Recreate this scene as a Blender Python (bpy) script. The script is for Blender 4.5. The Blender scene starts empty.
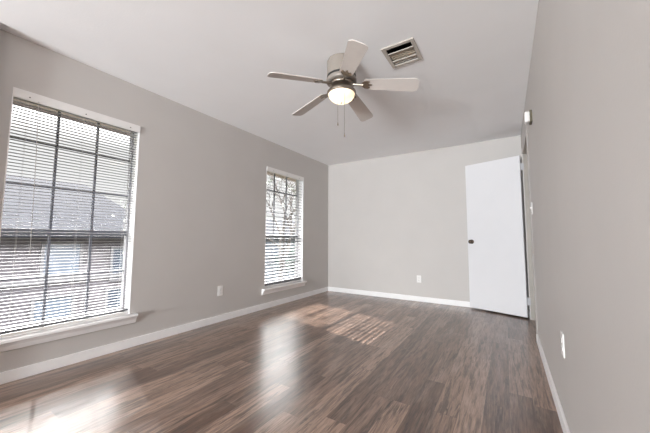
import bpy, bmesh, math, random
from mathutils import Vector, Matrix
random.seed(7)
S = bpy.context.scene
COL = S.collection
PI = math.pi
W, L, H = 3.1546, 4.77, 2.44          # room: x 0..W, depth up to L, ceiling height
YB = -6.0                              # wall behind the camera

# ------------------------------------------------------------------ camera
cam_d = bpy.data.cameras.new('camera')
cam_d.sensor_width = 36.0
cam_d.sensor_fit = 'HORIZONTAL'
cam_d.lens = 15.913
cam_d.clip_start = 0.02
cam = bpy.data.objects.new('camera', cam_d)
COL.objects.link(cam)
R = Matrix(((0.846035, 0.038353, 0.531746), (0.533113, -0.068313, -0.843282), (0.003983, 0.996926, -0.078241)))
cam.matrix_world = Matrix.Translation((2.93343, 0.0, 0.98697)) @ R.to_4x4()
S.camera = cam

# ------------------------------------------------------------------ world, sun, added fill, exposure
world = bpy.data.worlds.new('sky')
S.world = world
world.use_nodes = True
nt = world.node_tree
nt.nodes.clear()
w_out = nt.nodes.new('ShaderNodeOutputWorld')
w_bg = nt.nodes.new('ShaderNodeBackground')
w_tc = nt.nodes.new('ShaderNodeTexCoord')
w_sep = nt.nodes.new('ShaderNodeSeparateXYZ')
w_ramp = nt.nodes.new('ShaderNodeValToRGB')
w_noise = nt.nodes.new('ShaderNodeTexNoise')
w_mix = nt.nodes.new('ShaderNodeMixRGB')
w_cr = nt.nodes.new('ShaderNodeValToRGB')
nt.links.new(w_tc.outputs['Generated'], w_sep.inputs[0])
nt.links.new(w_sep.outputs['Z'], w_ramp.inputs[0])
w_ramp.color_ramp.elements[0].position = 0.0
w_ramp.color_ramp.elements[0].color = (0.97, 0.98, 1.0, 1)
w_ramp.color_ramp.elements[1].position = 0.75
w_ramp.color_ramp.elements[1].color = (1.0, 0.98, 0.96, 1)
nt.links.new(w_tc.outputs['Generated'], w_noise.inputs['Vector'])
w_noise.inputs['Scale'].default_value = 3.0
w_noise.inputs['Detail'].default_value = 5.0
w_cr.color_ramp.elements[0].position = 0.45
w_cr.color_ramp.elements[1].position = 0.65
nt.links.new(w_noise.outputs[0], w_cr.inputs[0])
nt.links.new(w_cr.outputs[0], w_mix.inputs[0])
nt.links.new(w_ramp.outputs[0], w_mix.inputs[1])
w_mix.inputs[2].default_value = (0.98, 0.99, 1.0, 1)
nt.links.new(w_mix.outputs[0], w_bg.inputs[0])
w_str = nt.nodes.new('ShaderNodeMapRange')
w_str.interpolation_type = 'SMOOTHSTEP'
w_str.inputs['From Min'].default_value = 0.24
w_str.inputs['From Max'].default_value = 0.46
w_str.inputs['To Min'].default_value = 1.05
w_str.inputs['To Max'].default_value = 25.0
nt.links.new(w_sep.outputs['Z'], w_str.inputs[0])
nt.links.new(w_str.outputs[0], w_bg.inputs[1])
nt.links.new(w_bg.outputs[0], w_out.inputs[0])


def add_light(name, kind, loc, energy, color=(1, 1, 1), direction=None, size=None, size_y=None, radius=None, parent=None):
    d = bpy.data.lights.new(name, kind)
    d.energy = energy
    d.color = color
    if kind == 'AREA':
        d.shape = 'RECTANGLE'
        d.size = size
        d.size_y = size_y
    if radius is not None:
        d.shadow_soft_size = radius
    o = bpy.data.objects.new(name, d)
    COL.objects.link(o)
    o.location = loc
    if direction is not None:
        o.rotation_euler = Vector(direction).to_track_quat('-Z', 'Y').to_euler()
    if parent:
        o.parent = parent
    return o


sun = add_light('sun', 'SUN', (-8, 4, 8), 17.0, (1.0, 0.97, 0.94), direction=(1.0, -0.27, -0.79))
sun.data.angle = 0.005
# fill lamp added to brighten the room, outside an invented window behind the camera
behind = add_light('added_fill_behind', 'AREA', (1.5, YB - 0.25, 0.85), 1060.0, (0.92, 0.965, 1.0), direction=(0, 1, 0.65), size=2.3, size_y=1.6)
behind.data.spread = math.radians(180)
S.view_settings.view_transform = 'Standard'
S.view_settings.look = 'None'
S.view_settings.gamma = 1.0
S.view_settings.use_curve_mapping = False
S.view_settings.exposure = 0.0
S.cycles.use_denoising = True
S.cycles.max_bounces = 14
S.cycles.diffuse_bounces = 8
S.cycles.glossy_bounces = 5
S.cycles.transparent_max_bounces = 16
S.cycles.sample_clamp_indirect = 1.8
S.cycles.caustics_reflective = False
S.cycles.caustics_refractive = False


# ------------------------------------------------------------------ materials
def lin(c):
    return tuple(((v / 255) / 12.92 if v / 255 <= 0.04045 else ((v / 255 + 0.055) / 1.055) ** 2.4) for v in c) + (1.0,)


def mat(name, rgb, rough=0.5, metal=0.0, var=0.0, vscale=8.0, bump=0.0, bscale=200.0, spec=0.5, emit=None):
    m = bpy.data.materials.new(name)
    m.use_nodes = True
    n = m.node_tree
    b = n.nodes['Principled BSDF']
    b.inputs['Roughness'].default_value = rough
    b.inputs['Metallic'].default_value = metal
    b.inputs['Specular IOR Level'].default_value = spec
    tc = n.nodes.new('ShaderNodeTexCoord')
    nz = n.nodes.new('ShaderNodeTexNoise')
    nz.inputs['Scale'].default_value = vscale
    nz.inputs['Detail'].default_value = 4.0
    n.links.new(tc.outputs['Object'], nz.inputs['Vector'])
    rp = n.nodes.new('ShaderNodeValToRGB')
    c = lin(rgb)
    rp.color_ramp.elements[0].position = 0.3
    rp.color_ramp.elements[1].position = 0.7
    rp.color_ramp.elements[0].color = tuple(v * (1 - var) for v in c[:3]) + (1,)
    rp.color_ramp.elements[1].color = tuple(min(1, v * (1 + var)) for v in c[:3]) + (1,)
    n.links.new(nz.outputs[0], rp.inputs[0])
    n.links.new(rp.outputs[0], b.inputs['Base Color'])
    if bump > 0:
        nb = n.nodes.new('ShaderNodeTexNoise')
        nb.inputs['Scale'].default_value = bscale
        nb.inputs['Detail'].default_value = 3.0
        n.links.new(tc.outputs['Object'], nb.inputs['Vector'])
        bp = n.nodes.new('ShaderNodeBump')
        bp.inputs['Strength'].default_value = bump
        bp.inputs['Distance'].default_value = 0.002
        n.links.new(nb.outputs[0], bp.inputs['Height'])
        n.links.new(bp.outputs[0], b.inputs['Normal'])
    if emit:
        b.inputs['Emission Color'].default_value = emit[0]
        b.inputs['Emission Strength'].default_value = emit[1]
    return m


M = {}
M['wall'] = mat('greige_wall_paint', (197, 193, 190), 0.55, var=0.015, vscale=3, bump=0.25, bscale=120, spec=0.35)
M['ceiling'] = mat('ceiling_paint', (246, 246, 247), 0.8, var=0.01, vscale=3, bump=0.3, bscale=90, spec=0.2)
M['trim'] = mat('white_trim_paint', (244, 243, 243), 0.35, var=0.01)
M['door'] = mat('white_door_paint', (226, 226, 229), 0.4, var=0.008, vscale=5)
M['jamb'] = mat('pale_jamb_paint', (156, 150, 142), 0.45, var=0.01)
M['plastic'] = mat('white_plastic', (236, 234, 232), 0.3, var=0.005)
M['slot'] = mat('dark_slot', (40, 38, 36), 0.6)
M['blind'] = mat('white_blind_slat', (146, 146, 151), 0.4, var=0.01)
M['cord'] = mat('blind_cord', (190, 188, 186), 0.8)
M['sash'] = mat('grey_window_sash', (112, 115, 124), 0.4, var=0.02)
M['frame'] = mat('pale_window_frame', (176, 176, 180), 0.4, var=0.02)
M['nickel'] = mat('brushed_nickel', (150, 140, 128), 0.35, metal=0.9, var=0.05, vscale=30)
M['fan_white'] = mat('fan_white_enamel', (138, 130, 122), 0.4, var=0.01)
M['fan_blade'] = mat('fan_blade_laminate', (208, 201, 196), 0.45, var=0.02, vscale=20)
M['bronze'] = mat('dark_door_hardware', (92, 78, 68), 0.3, metal=0.9, var=0.05, vscale=40)
M['vent'] = mat('vent_enamel', (184, 177, 168), 0.5, var=0.03, vscale=30)
M['vent_grille'] = mat('vent_grille', (182, 172, 156), 0.6, var=0.05, vscale=60)
M['duct'] = mat('dark_duct', (40, 36, 33), 0.9)
M['olive'] = mat('dark_olive_backplate', (88, 82, 66), 0.7)
M['bowl'] = mat('frosted_glass_bowl', (250, 240, 225), 0.4, emit=((1.0, 0.80, 0.60, 1), 0.4))
_n = M['bowl'].node_tree                      # frosted glass: lets half the bulb's light straight through
_t = _n.nodes.new('ShaderNodeBsdfTransparent')
_x = _n.nodes.new('ShaderNodeMixShader')
_x.inputs[0].default_value = 0.35
_n.links.new(_n.nodes['Principled BSDF'].outputs[0], _x.inputs[1])
_n.links.new(_t.outputs[0], _x.inputs[2])
_n.links.new(_x.outputs[0], _n.nodes['Material Output'].inputs[0])
M['roof_shingle'] = mat('roof_shingles', (22, 24, 30), 0.9, var=0.3, vscale=6, bump=0.4, bscale=30, spec=0.1)
M['brick'] = mat('grey_brown_brick', (72, 70, 75), 0.9, var=0.3, vscale=5, spec=0.1)
M['siding'] = mat('grey_siding', (62, 68, 75), 0.9, var=0.1, vscale=4, spec=0.1)
M['ext_trim'] = mat('exterior_trim', (84, 84, 88), 0.8, var=0.03, spec=0.1)
M['ext_glass'] = mat('house_window_glass', (72, 80, 92), 0.15, var=0.1, vscale=2)
M['ext_glass_dark'] = mat('house_window_dark_glass', (44, 52, 64), 0.15, var=0.1, vscale=2)
M['soffit'] = mat('painted_soffit', (140, 132, 132), 0.8, var=0.04, spec=0.1)
M['bark'] = mat('tree_bark', (70, 66, 64), 0.95, var=0.2, vscale=20, spec=0.1)
M['leaf'] = mat('pale_leaf', (120, 126, 120), 0.8, var=0.3, vscale=8, spec=0.1)
M['leaf_pale'] = mat('sunlit_pale_leaf', (150, 154, 146), 0.7, var=0.25, vscale=8, spec=0.1)
M['leaf_dark'] = mat('evergreen_leaf', (54, 66, 62), 0.85, var=0.3, vscale=8, spec=0.1)
M['grass'] = mat('winter_grass', (84, 82, 62), 0.95, var=0.25, vscale=2, spec=0.1)


def glass_mat():
    m = bpy.data.materials.new('window_glass')
    m.use_nodes = True
    n = m.node_tree
    n.nodes.clear()
    o = n.nodes.new('ShaderNodeOutputMaterial')
    t = n.nodes.new('ShaderNodeBsdfTransparent')
    t.inputs[0].default_value = (0.97, 0.97, 0.965, 1)
    g = n.nodes.new('ShaderNodeBsdfGlossy')
    g.inputs['Roughness'].default_value = 0.02
    lw = n.nodes.new('ShaderNodeLayerWeight')     # Schlick, the same on both faces of the pane
    pw = n.nodes.new('ShaderNodeMath')
    pw.operation = 'POWER'
    pw.inputs[1].default_value = 5.0
    n.links.new(lw.outputs['Facing'], pw.inputs[0])
    fr = n.nodes.new('ShaderNodeMath')
    fr.operation = 'MULTIPLY_ADD'
    fr.inputs[1].default_value = 0.9
    fr.inputs[2].default_value = 0.03
    n.links.new(pw.outputs[0], fr.inputs[0])
    mx = n.nodes.new('ShaderNodeMixShader')
    n.links.new(fr.outputs[0], mx.inputs[0])
    n.links.new(t.outputs[0], mx.inputs[1])
    n.links.new(g.outputs[0], mx.inputs[2])
    n.links.new(mx.outputs[0], o.inputs[0])
    return m


M['glass'] = glass_mat()


def floor_mat():
    m = bpy.data.materials.new('grey_brown_vinyl_plank')
    m.use_nodes = True
    n = m.node_tree
    b = n.nodes['Principled BSDF']
    lk = n.links.new

    def math_(op, a, c=None, d=None):
        x = n.nodes.new('ShaderNodeMath')
        x.operation = op
        for i, v in enumerate((a, c, d)):
            if v is None:
                continue
            if isinstance(v, (int, float)):
                x.inputs[i].default_value = v
            else:
                lk(v, x.inputs[i])
        return x.outputs[0]

    def white(v):
        x = n.nodes.new('ShaderNodeTexWhiteNoise')
        x.noise_dimensions = '2D'
        lk(v, x.inputs['Vector'])
        return x

    def comb(a, c, d=0.0):
        x = n.nodes.new('ShaderNodeCombineXYZ')
        for i, v in enumerate((a, c, d)):
            if isinstance(v, (int, float)):
                x.inputs[i].default_value = v
            else:
                lk(v, x.inputs[i])
        return x.outputs[0]

    def noise(v, scale, detail=4.0, rough=0.55, dist=0.0):
        x = n.nodes.new('ShaderNodeTexNoise')
        x.inputs['Scale'].default_value = scale
        x.inputs['Detail'].default_value = detail
        x.inputs['Roughness'].default_value = rough
        x.inputs['Distortion'].default_value = dist
        lk(v, x.inputs['Vector'])
        return x.outputs[0]

    def ramp(v, p0, p1, c0=(0, 0, 0, 1), c1=(1, 1, 1, 1)):
        x = n.nodes.new('ShaderNodeValToRGB')
        x.color_ramp.elements[0].position = p0
        x.color_ramp.elements[1].position = p1
        x.color_ramp.elements[0].color = c0
        x.color_ramp.elements[1].color = c1
        lk(v, x.inputs[0])
        return x

    def mixc(f, a, c, mode='MIX'):
        x = n.nodes.new('ShaderNodeMixRGB')
        x.blend_type = mode
        for i, v in enumerate((f, a, c)):
            if isinstance(v, (int, float)):
                x.inputs[i].default_value = v
            elif isinstance(v, tuple):
                x.inputs[i].default_value = v
            else:
                lk(v, x.inputs[i])
        return x.outputs[0]

    geo = n.nodes.new('ShaderNodeNewGeometry')
    sp = n.nodes.new('ShaderNodeSeparateXYZ')
    lk(geo.outputs['Position'], sp.inputs[0])
    PWID, PLEN = 0.123, 1.22
    xs = math_('DIVIDE', math_('ADD', sp.outputs[0], 10 * PWID - 0.079), PWID)
    row = math_('FLOOR', xs)
    fx = math_('FRACT', xs)
    off = white(comb(row, 3.7)).outputs[0]
    ys = math_('ADD', math_('DIVIDE', math_('ADD', sp.outputs[1], 10.0), PLEN), off)
    pl = math_('FLOOR', ys)
    fy = math_('FRACT', ys)
    pid = white(comb(row, pl))
    tone = pid.outputs[0]
    rsp = n.nodes.new('ShaderNodeSeparateXYZ')
    lk(pid.outputs[1], rsp.inputs[0])
    # grain coordinates shifted for each plank
    gx = math_('ADD', sp.outputs[0], math_('MULTIPLY', rsp.outputs[0], 17.0))
    gy = math_('ADD', sp.outputs[1], math_('MULTIPLY', rsp.outputs[1], 31.0))
    g_long = comb(gx, math_('MULTIPLY', gy, 0.05))
    g_mid = comb(gx, math_('MULTIPLY', gy, 0.075))
    g_wide = comb(gx, math_('MULTIPLY', gy, 0.13))
    fine = noise(g_long, 170.0, 3.0, 0.6)
    streak = noise(g_mid, 38.0, 6.0, 0.7, 0.4)
    blot = noise(g_wide, 10.0, 5.0, 0.65, 0.6)
    base = mixc(tone, lin((94, 71, 58)), lin((162, 135, 118)))
    c1 = mixc(math_('MULTIPLY', ramp(streak, 0.46, 0.60).outputs[0], 0.75), base, lin((54, 40, 34)))
    c2 = mixc(math_('MULTIPLY', ramp(blot, 0.48, 0.70).outputs[0], 0.45), c1, lin((172, 150, 137)))
    knots = noise(comb(gx, math_('MULTIPLY', gy, 0.10)), 22.0, 8.0, 0.75, 1.6)
    c3 = mixc(math_('MULTIPLY', ramp(knots, 0.55, 0.66).outputs[0], 0.8), c2, lin((32, 23, 19)))
    fr = ramp(fine, 0.35, 0.65, (0.72, 0.72, 0.72, 1), (1.2, 1.2, 1.2, 1)).outputs[0]
    c4 = mixc(1.0, c3, fr, 'MULTIPLY')
    # joints between planks
    ex = math_('MINIMUM', fx, math_('SUBTRACT', 1.0, fx))
    ey = math_('MINIMUM', fy, math_('SUBTRACT', 1.0, fy))
    jx = math_('LESS_THAN', math_('MULTIPLY', ex, PWID), 0.0011)
    jy = math_('LESS_THAN', math_('MULTIPLY', ey, PLEN), 0.0013)
    j = math_('MAXIMUM', jx, jy)
    c5 = mixc(math_('MULTIPLY', j, 0.6), c4, lin((60, 48, 43)))
    lk(c5, b.inputs['Base Color'])
    b.inputs['Roughness'].default_value = 0.30
    b.inputs['Specular IOR Level'].default_value = 0.55
    b.inputs['Coat Weight'].default_value = 0.4
    b.inputs['Coat IOR'].default_value = 1.6
    b.inputs['Coat Roughness'].default_value = 0.24
    bp = n.nodes.new('ShaderNodeBump')
    bp.inputs['Strength'].default_value = 0.12
    bp.inputs['Distance'].default_value = 0.002
    lk(math_('SUBTRACT', 1.0, j), bp.inputs['Height'])
    lk(bp.outputs[0], b.inputs['Normal'])
    return m


M['floor'] = floor_mat()


# ------------------------------------------------------------------ mesh helpers
class MB:
    def __init__(self):
        self.bm = bmesh.new()

    def box(self, x0, y0, z0, x1, y1, z1, mtx=None):
        vs = [self.bm.verts.new((x, y, z)) for x in (x0, x1) for y in (y0, y1) for z in (z0, z1)]
        for f in ((0, 1, 3, 2), (4, 6, 7, 5), (0, 4, 5, 1), (2, 3, 7, 6), (0, 2, 6, 4), (1, 5, 7, 3)):
            self.bm.faces.new([vs[i] for i in f])
        if mtx is not None:
            for v in vs:
                v.co = mtx @ v.co
        return self

    def poly_prism(self, pts, z0, z1, mtx=None):
        a = [self.bm.verts.new((x, y, z0)) for x, y in pts]
        c = [self.bm.verts.new((x, y, z1)) for x, y in pts]
        self.bm.faces.new(list(reversed(a)))
        self.bm.faces.new(c)
        k = len(pts)
        for i in range(k):
            self.bm.faces.new((a[i], a[(i + 1) % k], c[(i + 1) % k], c[i]))
        if mtx is not None:
            for v in a + c:
                v.co = mtx @ v.co
        return self

    def lathe(self, prof, seg=32, loc=(0, 0, 0), mtx=None, close=True):
        rings = []
        allv = []
        for r, z in prof:
            if r < 1e-6:
                ring = [self.bm.verts.new((0, 0, z))]
            else:
                ring = [self.bm.verts.new((r * math.cos(2 * PI * i / seg), r * math.sin(2 * PI * i / seg), z)) for i in range(seg)]
            rings.append(ring)
            allv += ring
        for a, c in zip(rings, rings[1:]):
            if len(a) == 1 and len(c) == 1:
                continue
            for i in range(seg):
                q = (i + 1) % seg
                if len(a) == 1:
                    self.bm.faces.new((a[0], c[i], c[q]))
                elif len(c) == 1:
                    self.bm.faces.new((a[i], a[q], c[0]))
                else:
                    self.bm.faces.new((a[i], a[q], c[q], c[i]))
        t = Matrix.Translation(loc) @ (mtx if mtx is not None else Matrix.Identity(4))
        for v in allv:
            v.co = t @ v.co
        return self

    def tube(self, pts, rad, seg=6):
        pts = [Vector(q) for q in pts]
        rads = rad if isinstance(rad, (list, tuple)) else [rad] * len(pts)
        rings = []
        for i, q in enumerate(pts):
            d = (pts[min(i + 1, len(pts) - 1)] - pts[max(i - 1, 0)]).normalized()
            up = Vector((0, 0, 1)) if abs(d.z) < 0.9 else Vector((1, 0, 0))
            a = d.cross(up).normalized()
            c = d.cross(a)
            rings.append([self.bm.verts.new(q + rads[i] * (math.cos(2 * PI * k / seg) * a + math.sin(2 * PI * k / seg) * c)) for k in range(seg)])
        for a, c in zip(rings, rings[1:]):
            for k in range(seg):
                self.bm.faces.new((a[k], a[(k + 1) % seg], c[(k + 1) % seg], c[k]))
        self.bm.faces.new(rings[0])
        self.bm.faces.new(rings[-1])
        return self

    def build(self, name, m, parent=None, bevel=0.0, smooth=False, loc=None):
        bmesh.ops.recalc_face_normals(self.bm, faces=self.bm.faces)
        me = bpy.data.meshes.new(name)
        if smooth:
            for f in self.bm.faces:
                f.smooth = True
        self.bm.to_mesh(me)
        self.bm.free()
        me.materials.append(M[m])
        o = bpy.data.objects.new(name, me)
        COL.objects.link(o)
        if loc is not None:                        # mesh given in world space, origin moved to loc
            me.transform(Matrix.Translation(-Vector(loc)))
            o.location = loc
        if parent is not None:
            o.parent = parent
            if loc is None:
                pl = parent
                base = Vector((0, 0, 0))
                while pl is not None:
                    base += pl.location
                    pl = pl.parent
                if WORLD_PARTS[0]:
                    me.transform(Matrix.Translation(-base))
        if bevel > 0:
            bv = o.modifiers.new('bevel', 'BEVEL')
            bv.width = bevel
            bv.segments = 2
            bv.limit_method = 'ANGLE'
            bv.angle_limit = math.radians(40)
        if smooth:
            ws = o.modifiers.new('weighted_normal', 'WEIGHTED_NORMAL')
            ws.keep_sharp = True
        return o


WORLD_PARTS = [True]     # part meshes are written in world space and shifted to their thing's base


def tag(o, label=None, cat=None, group=None, kind=None):
    if label:
        o['label'] = label
    if cat:
        o['category'] = cat
    if group:
        o['group'] = group
    if kind:
        o['kind'] = kind
    return o


def thing(name, loc, label, cat, group=None, kind=None):
    o = bpy.data.objects.new(name, None)
    o.empty_display_size = 0.1
    COL.objects.link(o)
    o.location = loc
    return tag(o, label, cat, group, kind)


def slab_cells(mb, u0, u1, v0, v1, holes, emit):
    """rectangle u0..u1 by v0..v1 with rectangular holes, cut into boxes by emit(u0,u1,v0,v1)"""
    us = sorted({u0, u1, *[h[0] for h in holes], *[h[1] for h in holes]})
    for a, c in zip(us, us[1:]):
        mid = (a + c) / 2
        cuts = sorted([(h[2], h[3]) for h in holes if h[0] < mid < h[1]])
        v = v0
        for s, e in cuts:
            if s > v:
                emit(a, c, v, s)
            v = e
        if v < v1:
            emit(a, c, v, v1)


# ------------------------------------------------------------------ the room
WIN = [dict(y0=0.478, y1=1.322, z0=0.30, z1=2.06), dict(y0=3.045, y1=3.952, z0=0.285, z1=2.05)]
FILL_WIN = (0.35, 2.65, 0.08, 2.1)        # opening added in the unseen near wall for the fill lamp
DOOR_Y0, DOOR_Y1, DOOR_H = 3.68, 4.44, 2.09
TW = 0.17                              # outer wall thickness

mb = MB()
mb.box(-TW, YB - 0.2, -0.12, 4.5, 5.6, 0.0)
tag(mb.build('floor', 'floor'), 'grey-brown wood-look plank floor', 'floor', kind='structure')

VX0, VX1, VY0, VY1 = 2.20, 2.392, 2.025, 2.252     # vent throat
mb = MB()
slab_cells(mb, -TW, 4.5, YB - 0.2, 5.6, [(VX0, VX1, VY0, VY1)], lambda a, c, s, e: mb.box(a, s, H, c, e, H + 0.12))
tag(mb.build('ceiling', 'ceiling'), 'flat white ceiling', 'ceiling', kind='structure')

mb = MB()
slab_cells(mb, YB - 0.2, L + 0.15, 0.0, H, [(w['y0'], w['y1'], w['z0'] - 0.03, w['z1']) for w in WIN], lambda a, c, s, e: mb.box(-TW, a, s, 0, c, e))
tag(mb.build('wall_left', 'wall'), 'greige wall with the two windows', 'wall', kind='structure')

mb = MB()
mb.box(0, L, 0, W, L + 0.15, H)
tag(mb.build('wall_back', 'wall'), 'greige far wall behind the open door', 'wall', kind='structure')

mb = MB()
slab_cells(mb, YB - 0.2, L + 0.15, 0.0, H, [(DOOR_Y0 - 0.02, DOOR_Y1 + 0.02, 0.0, DOOR_H + 0.02)], lambda a, c, s, e: mb.box(W, a, s, W + 0.12, c, e))
tag(mb.build('wall_right', 'wall'), 'pale wall along the right with the doorway', 'wall', kind='structure')

mb = MB()
slab_cells(mb, 0, W, 0.0, H, [FILL_WIN], lambda a, c, s, e: mb.box(a, YB - 0.2, s, c, YB, e))
tag(mb.build('wall_near', 'wall'), 'greige wall behind the viewer', 'wall', kind='structure')

mb = MB()
mb.box(0, 0.31, 0, 0.095, 0.379, H)
tag(mb.build('wall_stub', 'wall'), 'short wall end at the left edge beside the first window', 'wall', kind='structure')

mb = MB()
mb.box(4.4, 2.8, 0, 4.5, 5.5, H)
mb.box(W + 0.12, 2.7, 0, 4.5, 2.8, H)
mb.box(W + 0.12, 5.4, 0, 4.5, 5.5, H)
tag(mb.build('wall_hallway', 'wall'), 'hallway walls beyond the doorway', 'wall', kind='structure')


def baseboard(name, fn, label):
    m_ = MB()
    fn(m_)
    return tag(m_.build(name, 'trim', bevel=0.003), label, 'baseboard', kind='structure')


BH, BT = 0.078, 0.014
baseboard('baseboard_left', lambda m_: m_.box(0, 0.379, 0, BT, L, BH), 'white baseboard under the windows')
baseboard('baseboard_back', lambda m_: m_.box(BT, L - BT, 0, W - BT, L, BH), 'white baseboard along the far wall')
baseboard('baseboard_right', lambda m_: (m_.box(W - BT, YB, 0, W, 3.528, BH), m_.box(W - BT, 4.55, 0, W, L, BH)), 'white baseboard along the right wall')

# door trim: jamb lining, stop and casing in one frame
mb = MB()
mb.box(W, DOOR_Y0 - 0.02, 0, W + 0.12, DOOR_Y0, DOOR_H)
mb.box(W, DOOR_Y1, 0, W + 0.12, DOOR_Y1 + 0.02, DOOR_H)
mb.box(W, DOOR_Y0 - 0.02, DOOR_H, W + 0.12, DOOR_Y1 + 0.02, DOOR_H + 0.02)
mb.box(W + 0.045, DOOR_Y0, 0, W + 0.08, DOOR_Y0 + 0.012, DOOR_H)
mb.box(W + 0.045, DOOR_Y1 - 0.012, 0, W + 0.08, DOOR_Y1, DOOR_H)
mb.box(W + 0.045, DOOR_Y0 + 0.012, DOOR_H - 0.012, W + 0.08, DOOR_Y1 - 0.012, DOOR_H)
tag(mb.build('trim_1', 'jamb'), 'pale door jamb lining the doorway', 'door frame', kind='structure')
mb = MB()
CT = 0.012
mb.box(W - 0.004, 3.53, 0, W, DOOR_Y0 - 0.008, DOOR_H + 0.075)
mb.box(W - CT, DOOR_Y1 + 0.008, 0, W, DOOR_Y1 + 0.095, DOOR_H + 0.075)
mb.box(W - 0.006, DOOR_Y0 - 0.008, DOOR_H + 0.008, W, DOOR_Y1 + 0.008, DOOR_H + 0.075)
tag(mb.build('trim_2', 'wall', bevel=0.003), 'pale casing around the doorway', 'door casing', kind='structure')

# ------------------------------------------------------------------ windows
for i, w in enumerate(WIN):
    y0, y1, z0, z1 = w['y0'], w['y1'], w['z0'], w['z1']
    root = thing('window_%d' % (i + 1), (-0.13, (y0 + y1) / 2, z0),
                 ['gridded window nearest the viewer, showing a house roof', 'gridded window near the far corner, showing bare branches'][i], 'window', kind='structure')
    # white painted returns lining the opening
    m_ = MB()
    m_.box(-0.10, y0, z0, 0.001, y0 + 0.006, z1)
    m_.box(-0.10, y1 - 0.006, z0, 0.001, y1, z1)
    m_.box(-0.10, y0, z1 - 0.006, 0.001, y1, z1)
    m_.build('window_jamb', 'trim', root)
    # stool and sloped apron
    ys, ye = y0 - 0.05, y1 + 0.045
    m_ = MB()
    m_.box(-0.14, y0, z0 - 0.03, 0.0, y1, z0)
    prof = [(0, z0), (0.055, z0), (0.06, z0 - 0.006), (0.06, z0 - 0.02), (0.05, z0 - 0.026), (0.043, z0 - 0.026), (0.028, z0 - 0.05), (0.018, z0 - 0.08), (0.014, z0 - 0.085), (0, z0 - 0.085)]
    mt = Matrix(((1, 0, 0, 0), (0, 0, 1, 0), (0, 1, 0, 0), (0, 0, 0, 1)))
    m_.poly_prism(prof, ys, ye, mt)
    m_.build('window_sill', 'trim', root, bevel=0.002)
    # sash frames and grid
    zm = 1.035
    fx0, fx1 = -0.15, -0.10
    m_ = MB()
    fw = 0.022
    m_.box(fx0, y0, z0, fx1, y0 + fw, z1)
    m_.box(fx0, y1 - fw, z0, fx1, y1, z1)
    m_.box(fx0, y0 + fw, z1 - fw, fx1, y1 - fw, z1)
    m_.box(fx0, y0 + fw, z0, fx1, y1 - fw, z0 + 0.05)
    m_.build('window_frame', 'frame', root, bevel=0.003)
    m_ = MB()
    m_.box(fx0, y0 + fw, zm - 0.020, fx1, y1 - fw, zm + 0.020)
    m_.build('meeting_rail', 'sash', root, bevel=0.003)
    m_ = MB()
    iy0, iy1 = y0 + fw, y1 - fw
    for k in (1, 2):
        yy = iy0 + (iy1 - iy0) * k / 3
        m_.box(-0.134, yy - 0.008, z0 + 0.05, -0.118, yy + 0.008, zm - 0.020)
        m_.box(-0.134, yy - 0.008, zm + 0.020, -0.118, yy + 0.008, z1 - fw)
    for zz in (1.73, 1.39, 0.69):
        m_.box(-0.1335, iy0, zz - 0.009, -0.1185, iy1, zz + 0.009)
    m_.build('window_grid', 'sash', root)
    m_ = MB()
    m_.box(-0.128, iy0, z0 + 0.05, -0.124, iy1, z1 - fw)
    m_.build('window_glass', 'glass', root)


# plain window added behind the viewer so the fill lamp can shine in
def make_added_window(name, boxes, glass, label):
    r = thing(name, ((boxes[0][0]), boxes[0][1], boxes[0][2]), label, 'window', kind='structure')
    m_ = MB()
    for q in boxes:
        m_.box(*q)
    m_.build('window_frame', 'trim', r)
    m_ = MB()
    m_.box(*glass)
    m_.build('window_glass', 'glass', r)


a, c, s, e = FILL_WIN
make_added_window('window_3', [(a, YB - 0.15, s, a + 0.05, YB - 0.1, e), (c - 0.05, YB - 0.15, s, c, YB - 0.1, e), (a + 0.05, YB - 0.15, s, c - 0.05, YB - 0.1, s + 0.05), (a + 0.05, YB - 0.15, e - 0.05, c - 0.05, YB - 0.1, e)],
             (a + 0.05, YB - 0.127, s + 0.05, c - 0.05, YB - 0.123, e - 0.05), 'wide plain window added in the unseen wall behind the viewer for the fill lamp')


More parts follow.
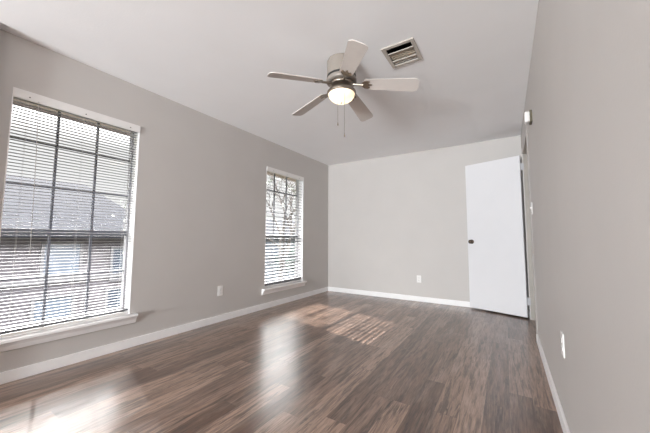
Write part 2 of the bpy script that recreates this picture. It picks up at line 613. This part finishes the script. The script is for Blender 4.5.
# ------------------------------------------------------------------ blinds
def make_blind(w, slat_w, pitch, thick, tilt, cords, label, wand_y, stack):
    y0, y1, z0, z1 = w['y0'] + 0.012, w['y1'] - 0.012, w['z0'], w['z1'] - 0.008
    xc = -0.006 - 0.5 * slat_w - 0.008
    root = thing('window_blind', (xc, (y0 + y1) / 2, z1), label, 'blind', 'blinds hanging in the windows')
    m_ = MB()
    m_.box(xc - 0.026, y0, z1 - 0.045, xc + 0.02, y1, z1)
    m_.build('headrail', 'plastic', root, bevel=0.002)
    m_ = MB()
    m_.box(0.000, w['y0'] + 0.001, z1 - 0.062, 0.009, w['y1'] - 0.001, z1 + 0.004)
    val = m_.build('valance', 'plastic', root, bevel=0.003)
    for yy in cords:
        m_ = MB()
        m_.box(0.0085, yy - 0.004, z1 - 0.040, 0.0105, yy + 0.004, z1 - 0.033)
        m_.build('valance_clip', 'slot', val)
    ca, sa = math.cos(tilt), math.sin(tilt)
    zb = z0 + 0.022
    zt = z1 - 0.06
    zs = []
    z = zt
    while z > zb + stack * thick * 3.0 + pitch * 0.7:
        zs.append((z, tilt))
        z -= pitch
    for k in range(stack):
        zs.append((zb + 0.004 + (k + 1) * thick * 2.6, tilt * 0.3))
    m_ = MB()
    for z, tl in zs:
        ca, sa = math.cos(tl), math.sin(tl)
        top, bot = [], []
        for q in range(5):
            t = -0.5 + q / 4
            u = t * slat_w
            crown = (0.25 - t * t) * slat_w * 0.16
            # t=-0.5 is the outer edge (towards the glass)
            x = xc + u * ca + crown * sa * 0
            zz = z - u * sa + crown
            top.append((x, zz + thick / 2))
            bot.append((x, zz - thick / 2))
        prof = top + bot[::-1]
        A = [m_.bm.verts.new((x, y0, zz)) for x, zz in prof]
        B = [m_.bm.verts.new((x, y1, zz)) for x, zz in prof]
        kk = len(prof)
        for j in range(kk):
            m_.bm.faces.new((A[j], A[(j + 1) % kk], B[(j + 1) % kk], B[j]))
        m_.bm.faces.new(A)
        m_.bm.faces.new(B[::-1])
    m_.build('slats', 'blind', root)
    m_ = MB()
    hw = slat_w * 0.5
    m_.box(xc - hw, y0, zb - 0.018, xc + hw, y1, zb)
    m_.build('bottom_rail', 'plastic', root, bevel=0.003)
    for yy in cords:
        m_ = MB()
        m_.tube([(xc + hw + 0.001, yy, z1 - 0.045), (xc + hw + 0.001, yy, zb)], 0.0006, 4)
        m_.tube([(xc - hw - 0.001, yy, z1 - 0.045), (xc - hw - 0.001, yy, zb)], 0.0006, 4)
        m_.build('ladder_cord', 'cord', root)
    m_ = MB()
    m_.tube([(0.013, wand_y, z1 - 0.05), (0.015, wand_y + 0.012, z1 - 0.55), (0.016, wand_y + 0.02, z1 - 1.18)], 0.002, 6)
    m_.build('tilt_wand', 'cord', root, smooth=True)
    return root


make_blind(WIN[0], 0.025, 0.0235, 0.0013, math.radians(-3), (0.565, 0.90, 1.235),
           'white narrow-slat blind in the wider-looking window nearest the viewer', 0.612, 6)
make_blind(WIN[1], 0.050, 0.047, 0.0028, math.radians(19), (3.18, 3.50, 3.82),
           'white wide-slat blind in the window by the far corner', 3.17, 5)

# ------------------------------------------------------------------ the open door
hinge = Vector((3.116, 4.452, 0.0))
free = Vector((2.449, 4.688, 0.0))
u = (free - hinge).normalized()
nrm = Vector((-u.y, u.x, 0))
if nrm.y < 0:
    nrm = -nrm                               # towards the far wall
DWID = (free - hinge).length
dm = Matrix(((u.x, nrm.x, 0, hinge.x), (u.y, nrm.y, 0, hinge.y), (0, 0, 1, 0), (0, 0, 0, 1)))
door = thing('door_1', hinge, 'white flush door standing open against the far wall', 'door', kind='structure')
mb = MB()
mb.box(0, 0, 0.02, DWID, 0.035, 2.085, dm)
mb.build('door_slab', 'door', door, bevel=0.002)
for sgn in (-1, 1):
    mb = MB()
    base = dm @ Vector((DWID - 0.06, 0.0 if sgn < 0 else 0.035, 0.957))
    d = nrm * sgn
    rot = Vector((0, 0, 1)).rotation_difference(d).to_matrix().to_4x4()
    sc = 1.0 if sgn < 0 else 0.55
    mb.lathe([(0, 0), (0.031, 0), (0.031, 0.004), (0.026, 0.008), (0.012, 0.010), (0.011, 0.026 * sc), (0.017, 0.032 * sc), (0.0255, 0.040 * sc), (0.028, 0.050 * sc), (0.024, 0.060 * sc), (0.012, 0.066 * sc), (0, 0.067 * sc)], 24, base, rot)
    mb.build('door_knob', 'bronze', door, smooth=True)
for zz in (0.22, 1.93):
    mb = MB()
    mb.lathe([(0, -0.05), (0.006, -0.05), (0.006, 0.05), (0, 0.05)], 12, (hinge.x + 0.010, hinge.y - 0.006, zz))
    mb.box(hinge.x + 0.010, hinge.y - 0.010, zz - 0.045, W + 0.002, DOOR_Y1 - 0.001, zz + 0.045)
    mb.build('door_hinge', 'frame', door)


# ------------------------------------------------------------------ ceiling fan
FX, FY, FZ = 1.842, 1.975, 2.178
fan = thing('ceiling_fan', (FX, FY, H), 'white five-blade ceiling fan with a lit frosted glass bowl', 'ceiling fan')
mb = MB()
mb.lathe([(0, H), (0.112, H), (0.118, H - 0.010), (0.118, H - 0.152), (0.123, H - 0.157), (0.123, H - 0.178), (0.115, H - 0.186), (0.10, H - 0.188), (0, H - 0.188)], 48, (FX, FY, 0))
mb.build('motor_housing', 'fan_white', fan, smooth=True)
mb = MB()
mb.lathe([(0.119, H - 0.134), (0.1195, H - 0.134), (0.1195, H - 0.151), (0.119, H - 0.151)], 48, (FX, FY, 0))
mb.build('cooling_slot', 'slot', fan)
mb = MB()
mb.lathe([(0, H - 0.186), (0.092, H - 0.186), (0.096, H - 0.190), (0.096, H - 0.205), (0.09, H - 0.212), (0.055, H - 0.216), (0.05, 2.206), (0.05, 2.196), (0, 2.196)], 40, (FX, FY, 0))
mb.build('flywheel', 'nickel', fan, smooth=True)
# light kit: fitter ring and open-topped bowl
mb = MB()
mb.lathe([(0, 2.197), (0.045, 2.197), (0.05, 2.187), (0.05, 2.178), (0, 2.178)], 32, (FX, FY, 0))
for k in range(3):
    an = 2 * PI * k / 3 + 0.3
    mb.box(0.04, -0.006, 2.181, 0.112, 0.006, 2.186, Matrix.Translation((FX, FY, 0)) @ Matrix.Rotation(an, 4, 'Z'))
mb.lathe([(0.104, 2.158), (0.1155, 2.158), (0.1175, 2.164), (0.1175, 2.176), (0.1145, 2.181), (0.03, 2.181), (0, 2.181), (0, 2.174), (0.104, 2.174), (0.104, 2.158)], 48, (FX, FY, 0))
mb.build('light_fitter', 'nickel', fan, smooth=True)
mb = MB()
out = [(0.107, 2.172), (0.109, 2.160), (0.104, 2.143), (0.091, 2.124), (0.071, 2.107), (0.045, 2.096), (0.018, 2.091), (0, 2.0905)]
inn = [(0, 2.0945), (0.018, 2.095), (0.043, 2.100), (0.068, 2.111), (0.087, 2.127), (0.100, 2.145), (0.105, 2.160), (0.103, 2.172), (0.107, 2.172)]
mb.lathe(out, 48, (FX, FY, 0)).lathe(inn, 48, (FX, FY, 0))
mb.build('lamp_bowl', 'bowl', fan, smooth=True)
mb = MB()
mb.lathe([(0, 2.091), (0.006, 2.091), (0.006, 2.087), (0.003, 2.083), (0, 2.082)], 16, (FX, FY, 0))
mb.build('finial', 'nickel', fan, smooth=True)
a0 = -33.55867
for k in range(5):
    an = a0 + k * 2 * PI / 5
    base = Matrix.Translation((FX, FY, FZ + 0.072)) @ Matrix.Rotation(an, 4, 'Z') @ Matrix.Rotation(math.atan(0.072 / 0.603), 4, 'Y')
    mt = base @ Matrix.Rotation(math.radians(-15), 4, 'X')
    # blade outline: slightly wider towards the tip, rounded corners
    r0, r1 = 0.185, 0.607
    w0, w1 = 0.052, 0.066
    rr = 0.035
    pts = [(r0, -w0 + 0.012), (r0 + 0.012, -w0)]
    for q in range(7):
        t = -PI / 2 + q * PI / 12
        pts.append((r1 - rr + rr * math.cos(t), -w1 + rr + rr * math.sin(t)))
    for q in range(7):
        t = q * PI / 12
        pts.append((r1 - rr + rr * math.cos(t), w1 - rr + rr * math.sin(t)))
    pts += [(r0 + 0.012, w0), (r0, w0 - 0.012)]
    mb = MB()
    mb.poly_prism(pts, -0.003, 0.003, mt)
    bl = mb.build('blade', 'fan_blade', fan)
    # bracket: arm dropping from the flywheel, forked plate screwed under the blade
    mb = MB()
    mb.tube([base @ Vector((0.085, 0, 0.0)), base @ Vector((0.115, 0, -0.004)), base @ Vector((0.145, 0, -0.006)), base @ Vector((0.178, 0, -0.006))], [0.011, 0.010, 0.009, 0.009], 8)
    fork = [(0.165, -0.014), (0.185, -0.036), (0.215, -0.040), (0.232, -0.030), (0.216, -0.020), (0.222, -0.010), (0.250, 0.0), (0.222, 0.010), (0.216, 0.020), (0.232, 0.030), (0.215, 0.040), (0.185, 0.036), (0.165, 0.014)]
    mb.poly_prism(fork, -0.008, -0.0035, mt)
    mb.build('blade_bracket', 'nickel', bl)
for (cx, cy, zt, zb) in ((1.918, 1.885, 2.15, 1.765), (1.872, 1.862, 2.14, 1.855)):
    mb = MB()
    mb.tube([(FX + (cx - FX) * 0.75, FY + (cy - FY) * 0.75, 2.176), (cx, cy, 2.172), (cx, cy, zb + 0.02)], 0.0014, 5)
    ch = mb.build('pull_chain', 'nickel', fan)
    mb = MB()
    mb.lathe([(0, 0.026), (0.003, 0.024), (0.0055, 0.008), (0.005, 0.0), (0, -0.002)], 12, (cx, cy, zb))
    mb.build('chain_fob', 'nickel', ch, smooth=True)
fl = add_light('fan_lamp', 'POINT', (0, 0, 2.140 - H), 3.0, (1.0, 0.90, 0.74), radius=0.03, parent=fan)

# ------------------------------------------------------------------ ceiling air vent
vent = thing('air_vent', (2.296, 2.14, H), 'square louvred metal air vent in the ceiling beside the fan', 'air vent')
ox0, ox1, oy0, oy1 = 2.172, 2.420, 1.995, 2.283
mb = MB()
slab_cells(mb, ox0, ox1, oy0, oy1, [(VX0, VX1, VY0, VY1)], lambda a, c, s, e: mb.box(a, s, H - 0.009, c, e, H))
mb.build('vent_frame', 'vent', vent, bevel=0.003)
mb = MB()
mb.box(VX0, VY0, H + 0.10, VX1, VY1, H + 0.105)
mb.box(VX0, VY0, H, VX0 + 0.003, VY1, H + 0.10)
mb.box(VX1 - 0.003, VY0, H, VX1, VY1, H + 0.10)
mb.box(VX0, VY0, H, VX1, VY0 + 0.003, H + 0.10)
mb.box(VX0, VY1 - 0.003, H, VX1, VY1, H + 0.10)
mb.build('duct_box', 'duct', vent)
for ya, yb in ((VY0 + 0.058, VY0 + 0.065), (VY1 - 0.062, VY1 - 0.052)):
    mb = MB()
    mb.box(VX0, ya, H - 0.009, VX1, yb, H - 0.002)
    mb.build('cross_bar', 'vent', vent)
for yc, tl in ((VY1 - 0.020, -0.7), (VY1 - 0.036, -0.7)):
    mb = MB()
    mb.box(VX0 + 0.003, -0.008, -0.0008, VX1 - 0.003, 0.008, 0.0008, Matrix.Translation((0, yc, H + 0.002)) @ Matrix.Rotation(tl, 4, 'X'))
    mb.build('louver', 'vent', vent)
mb = MB()       # fine grille of thin vanes
x = VX0 + 0.010
while x < VX1 - 0.006:
    mb.box(-0.0055, VY0 + 0.066, -0.0007, 0.0055, VY1 - 0.062, 0.0007, Matrix.Translation((x, 0, H + 0.002)) @ Matrix.Rotation(0.3, 4, 'Y'))
    x += 0.0095
for yy in (0.092, 0.114, 0.136):
    mb.box(VX0 + 0.003, VY0 + yy, H - 0.002, VX1 - 0.003, VY0 + yy + 0.002, H + 0.001)
mb.build('grille', 'vent_grille', vent)


# ------------------------------------------------------------------ outlets, switch, alarm
def wall_plate(name, loc, axis, label, cat, kind):
    """axis: the wall's inward normal; plate is built at the wall and faces the room"""
    n_ = Vector(axis)
    side = Vector((0, 0, 1)).cross(n_)
    mt_ = Matrix(((side.x, 0, n_.x, loc[0]), (side.y, 0, n_.y, loc[1]), (0, 1, 0, loc[2]), (0, 0, 0, 1)))
    root = thing(name, loc, label, cat, 'duplex wall outlets' if kind == 'outlet' else None)
    m_ = MB()
    m_.box(-0.035, -0.0575, 0, 0.035, 0.0575, 0.006, mt_)
    m_.build('faceplate', 'plastic', root, bevel=0.002)
    if kind == 'outlet':
        for dz in (-0.02, 0.02):
            m_ = MB()
            pts = [(0.0165 * math.cos(2 * PI * q / 20), max(-0.0125, min(0.0125, 0.0165 * math.sin(2 * PI * q / 20))) + dz) for q in range(20)]
            m_.poly_prism(pts, 0.005, 0.0085, mt_)
            rc = m_.build('receptacle', 'plastic', root)
            m_ = MB()
            m_.box(-0.0075, dz - 0.003, 0.008, -0.0055, dz + 0.006, 0.0089, mt_)
            m_.box(0.0055, dz - 0.003, 0.008, 0.0075, dz + 0.006, 0.0089, mt_)
            m_.box(-0.002, dz - 0.010, 0.008, 0.002, dz - 0.006, 0.0089, mt_)
            m_.build('slot', 'slot', rc)
        m_ = MB()
        m_.lathe([(0, 0.008), (0.0025, 0.0078), (0.003, 0.006)], 10, (0, 0, 0), mt_)
        m_.build('screw', 'nickel', root)
    else:
        m_ = MB()
        m_.box(-0.006, -0.012, 0.005, 0.006, 0.012, 0.009, mt_)
        m_.box(-0.004, -0.002, 0.006, 0.004, 0.012, 0.018, mt_)
        m_.build('toggle', 'plastic', root, bevel=0.001)
        for dz in (-0.042, 0.042):
            m_ = MB()
            m_.lathe([(0, 0.008), (0.0025, 0.0078), (0.003, 0.006)], 10, (0, 0, 0), mt_ @ Matrix.Translation((0, dz, 0)))
            m_.build('screw', 'nickel', root)
    return root


wall_plate('wall_outlet', (0, 2.30, 0.362), (1, 0, 0), 'white outlet on the window wall between the two windows', 'outlet', 'outlet')
wall_plate('wall_outlet', (1.717, L, 0.353), (0, -1, 0), 'white outlet on the far wall left of the open door', 'outlet', 'outlet')
wall_plate('wall_outlet', (W, 1.90, 0.465), (-1, 0, 0), 'white outlet low on the right wall above its baseboard', 'outlet', 'outlet')
wall_plate('light_switch', (W, 3.40, 1.29), (-1, 0, 0), 'white light switch on the right wall beside the doorway', 'light switch', 'switch')

al = thing('wall_alarm', (W, 2.93, 2.025), 'small white box with dark backplate high on the right wall near the ceiling', 'alarm')
mb = MB()
mb.box(W - 0.018, 2.89, 1.975, W, 2.98, 2.075)
mb.build('backplate', 'olive', al, bevel=0.002)
mb = MB()
mb.box(W - 0.052, 2.895, 1.98, W - 0.026, 2.975, 2.07)
mb.build('cover', 'plastic', al, bevel=0.008)
mb = MB()
mb.box(W - 0.026, 2.9, 1.985, W - 0.018, 2.97, 2.065)
mb.build('gasket', 'plastic', al)

# ------------------------------------------------------------------ outdoors
mb = MB()
mb.box(-60, -40, -3.1, -TW - 0.02, 60, -3.0)
tag(mb.build('ground', 'grass'), 'ground outside', 'ground', kind='structure')
mb = MB()
mb.box(-1.05, -4.0, 2.30, -TW, 8.0, 2.34)
mb.box(-1.09, -4.0, 2.28, -1.05, 8.0, 2.46)
tag(mb.build('trim_3', 'soffit'), 'eave soffit outside above the windows', 'eave', kind='structure')


def hip_house(name, x_eave, y0, y1, z_eave, ridge_dx, ridge_z, ry0, ry1, wall_m, label, wins, over=0.4, band=None):
    root = thing(name, (x_eave - ridge_dx, (y0 + y1) / 2, -3.0), label, 'house', 'houses outside')
    x2 = x_eave - 2 * ridge_dx
    m_ = MB()
    m_.box(x2 + over, y0 + over, -3.0, x_eave - over, y1 - over, z_eave)
    m_.build('house_wall', wall_m, root)
    m_ = MB()
    c_ = [(x_eave, y0), (x_eave, y1), (x2, y1), (x2, y0)]
    lo = [m_.bm.verts.new((x, y, z_eave)) for x, y in c_]
    mid = [m_.bm.verts.new((x, y, z_eave + 0.14)) for x, y in c_]
    ra = m_.bm.verts.new((x_eave - ridge_dx, ry0, ridge_z))
    rb = m_.bm.verts.new((x_eave - ridge_dx, ry1, ridge_z))
    m_.bm.faces.new(lo)
    for q in range(4):
        m_.bm.faces.new((lo[q], lo[(q + 1) % 4], mid[(q + 1) % 4], mid[q]))
    m_.bm.faces.new((mid[0], mid[1], rb, ra))
    m_.bm.faces.new((mid[1], mid[2], rb))
    m_.bm.faces.new((mid[2], mid[3], ra, rb))
    m_.bm.faces.new((mid[3], mid[0], ra))
    m_.build('house_roof', 'roof_shingle', root)
    for (ya, yb, za, zb_, gm) in wins:
        m_ = MB()
        xx = x_eave - over
        slab_cells(m_, ya, yb, za, zb_, [(ya + 0.06, yb - 0.06, za + 0.06, zb_ - 0.06)], lambda a_, c_2, s_, e_: m_.box(xx, a_, s_, xx + 0.05, c_2, e_))
        fr_ = m_.build('house_window', 'ext_trim', root)
        m_ = MB()
        m_.box(xx, ya + 0.06, za + 0.06, xx + 0.02, yb - 0.06, zb_ - 0.06)
        m_.build('pane', gm, fr_)
    if band:
        m_ = MB()
        m_.box(x_eave - over, y0 + over, band[0], x_eave - over + 0.06, y1 - over, band[1])
        m_.build('trim_band', 'ext_trim', root)
    return root


hip_house('neighbor_house', -6.0, -9.0, 4.9, 1.0, 3.5, 2.86, -5.0, 3.93, 'brick', 'brick house with a dark hip roof seen through the nearer window',
          [(2.20, 3.00, 0.02, 0.90, 'ext_glass'), (3.62, 4.12, -0.2, 0.76, 'ext_glass_dark'), (-0.5, 0.6, 0.0, 0.9, 'ext_glass_dark'), (3.55, 4.2, -1.6, -0.35, 'ext_glass_dark'), (2.1, 2.9, -1.7, -0.4, 'ext_glass')],
          band=(-0.10, 0.0))
hip_house('neighbor_house', -13.0, 15.0, 31.0, 1.1, 3.5, 2.9, 18.5, 27.0, 'siding', 'grey sided house seen through the window by the far corner',
          [(17.5, 18.8, -1.0, 0.5, 'ext_glass_dark'), (21.0, 22.3, -1.0, 0.5, 'ext_glass_dark')])


def tree(loc, height, spread, leafs, leaf_m, label, seed, leaf_s=0.1, trunk_r=0.12, depth=5, crown_low=0.35):
    rnd = random.Random(seed)
    root = thing('tree', loc, label, 'tree', 'trees outside')
    WORLD_PARTS[0] = False
    m_ = MB()
    tips = []

    def grow(p0, d, ln, r, lev):
        p1 = p0 + d * ln * 0.5 + Vector((rnd.uniform(-1, 1), rnd.uniform(-1, 1), 0)) * ln * 0.06
        p2 = p0 + d * ln
        m_.tube([p0, p1, p2], [r, r * 0.85, r * 0.68], 5 if lev < 3 else 4)
        if lev >= 2:
            tips.append(p1)
            tips.append(p2)
        if lev >= depth:
            return
        for _ in range(3 if lev < 3 else 2):
            nd = (d * 0.8 + Vector((rnd.uniform(-1, 1) * spread, rnd.uniform(-1, 1) * spread, rnd.uniform(-0.25, 0.6)))).normalized()
            grow(p2, nd, ln * rnd.uniform(0.6, 0.82), r * 0.6, lev + 1)
    grow(Vector((0, 0, 0)), Vector((0, 0, 1)), height * crown_low, trunk_r, 0)
    m_.build('trunk', 'bark', root)
    if leafs:
        m_ = MB()
        for _ in range(leafs):
            t = rnd.choice(tips) + Vector((rnd.gauss(0, 1), rnd.gauss(0, 1), rnd.gauss(0, 1))) * leaf_s * 2.2
            a_ = Vector((rnd.uniform(-1, 1), rnd.uniform(-1, 1), rnd.uniform(-1, 1))).normalized() * leaf_s
            b_ = a_.orthogonal().normalized() * leaf_s * 0.45
            vs = [m_.bm.verts.new(t + q) for q in (-a_, b_, a_, -b_)]
            m_.bm.faces.new(vs)
        m_.build('foliage', leaf_m, root)
    WORLD_PARTS[0] = True
    return root


tree((-5.6, 9.9, -3.0), 7.5, 0.75, 250, 'leaf', 'bare branching tree seen through the window by the far corner', 3, 0.07, 0.13, 6)
tree((-14.0, 7.6, -3.0), 5.2, 0.8, 2600, 'leaf', 'pale leafy tree far behind the right end of the brick house', 11, 0.10, 0.12, 5)
tree((-8.6, 15.6, -3.0), 3.5, 0.8, 2600, 'leaf_dark', 'dark evergreen low behind the bare tree', 23, 0.12, 0.12, 5)
tree((-4.75, 3.35, -3.0), 4.3, 0.4, 500, 'leaf_pale', 'slender pale-leaved tree in front of the right end of the brick house roof', 31, 0.05, 0.05, 5)
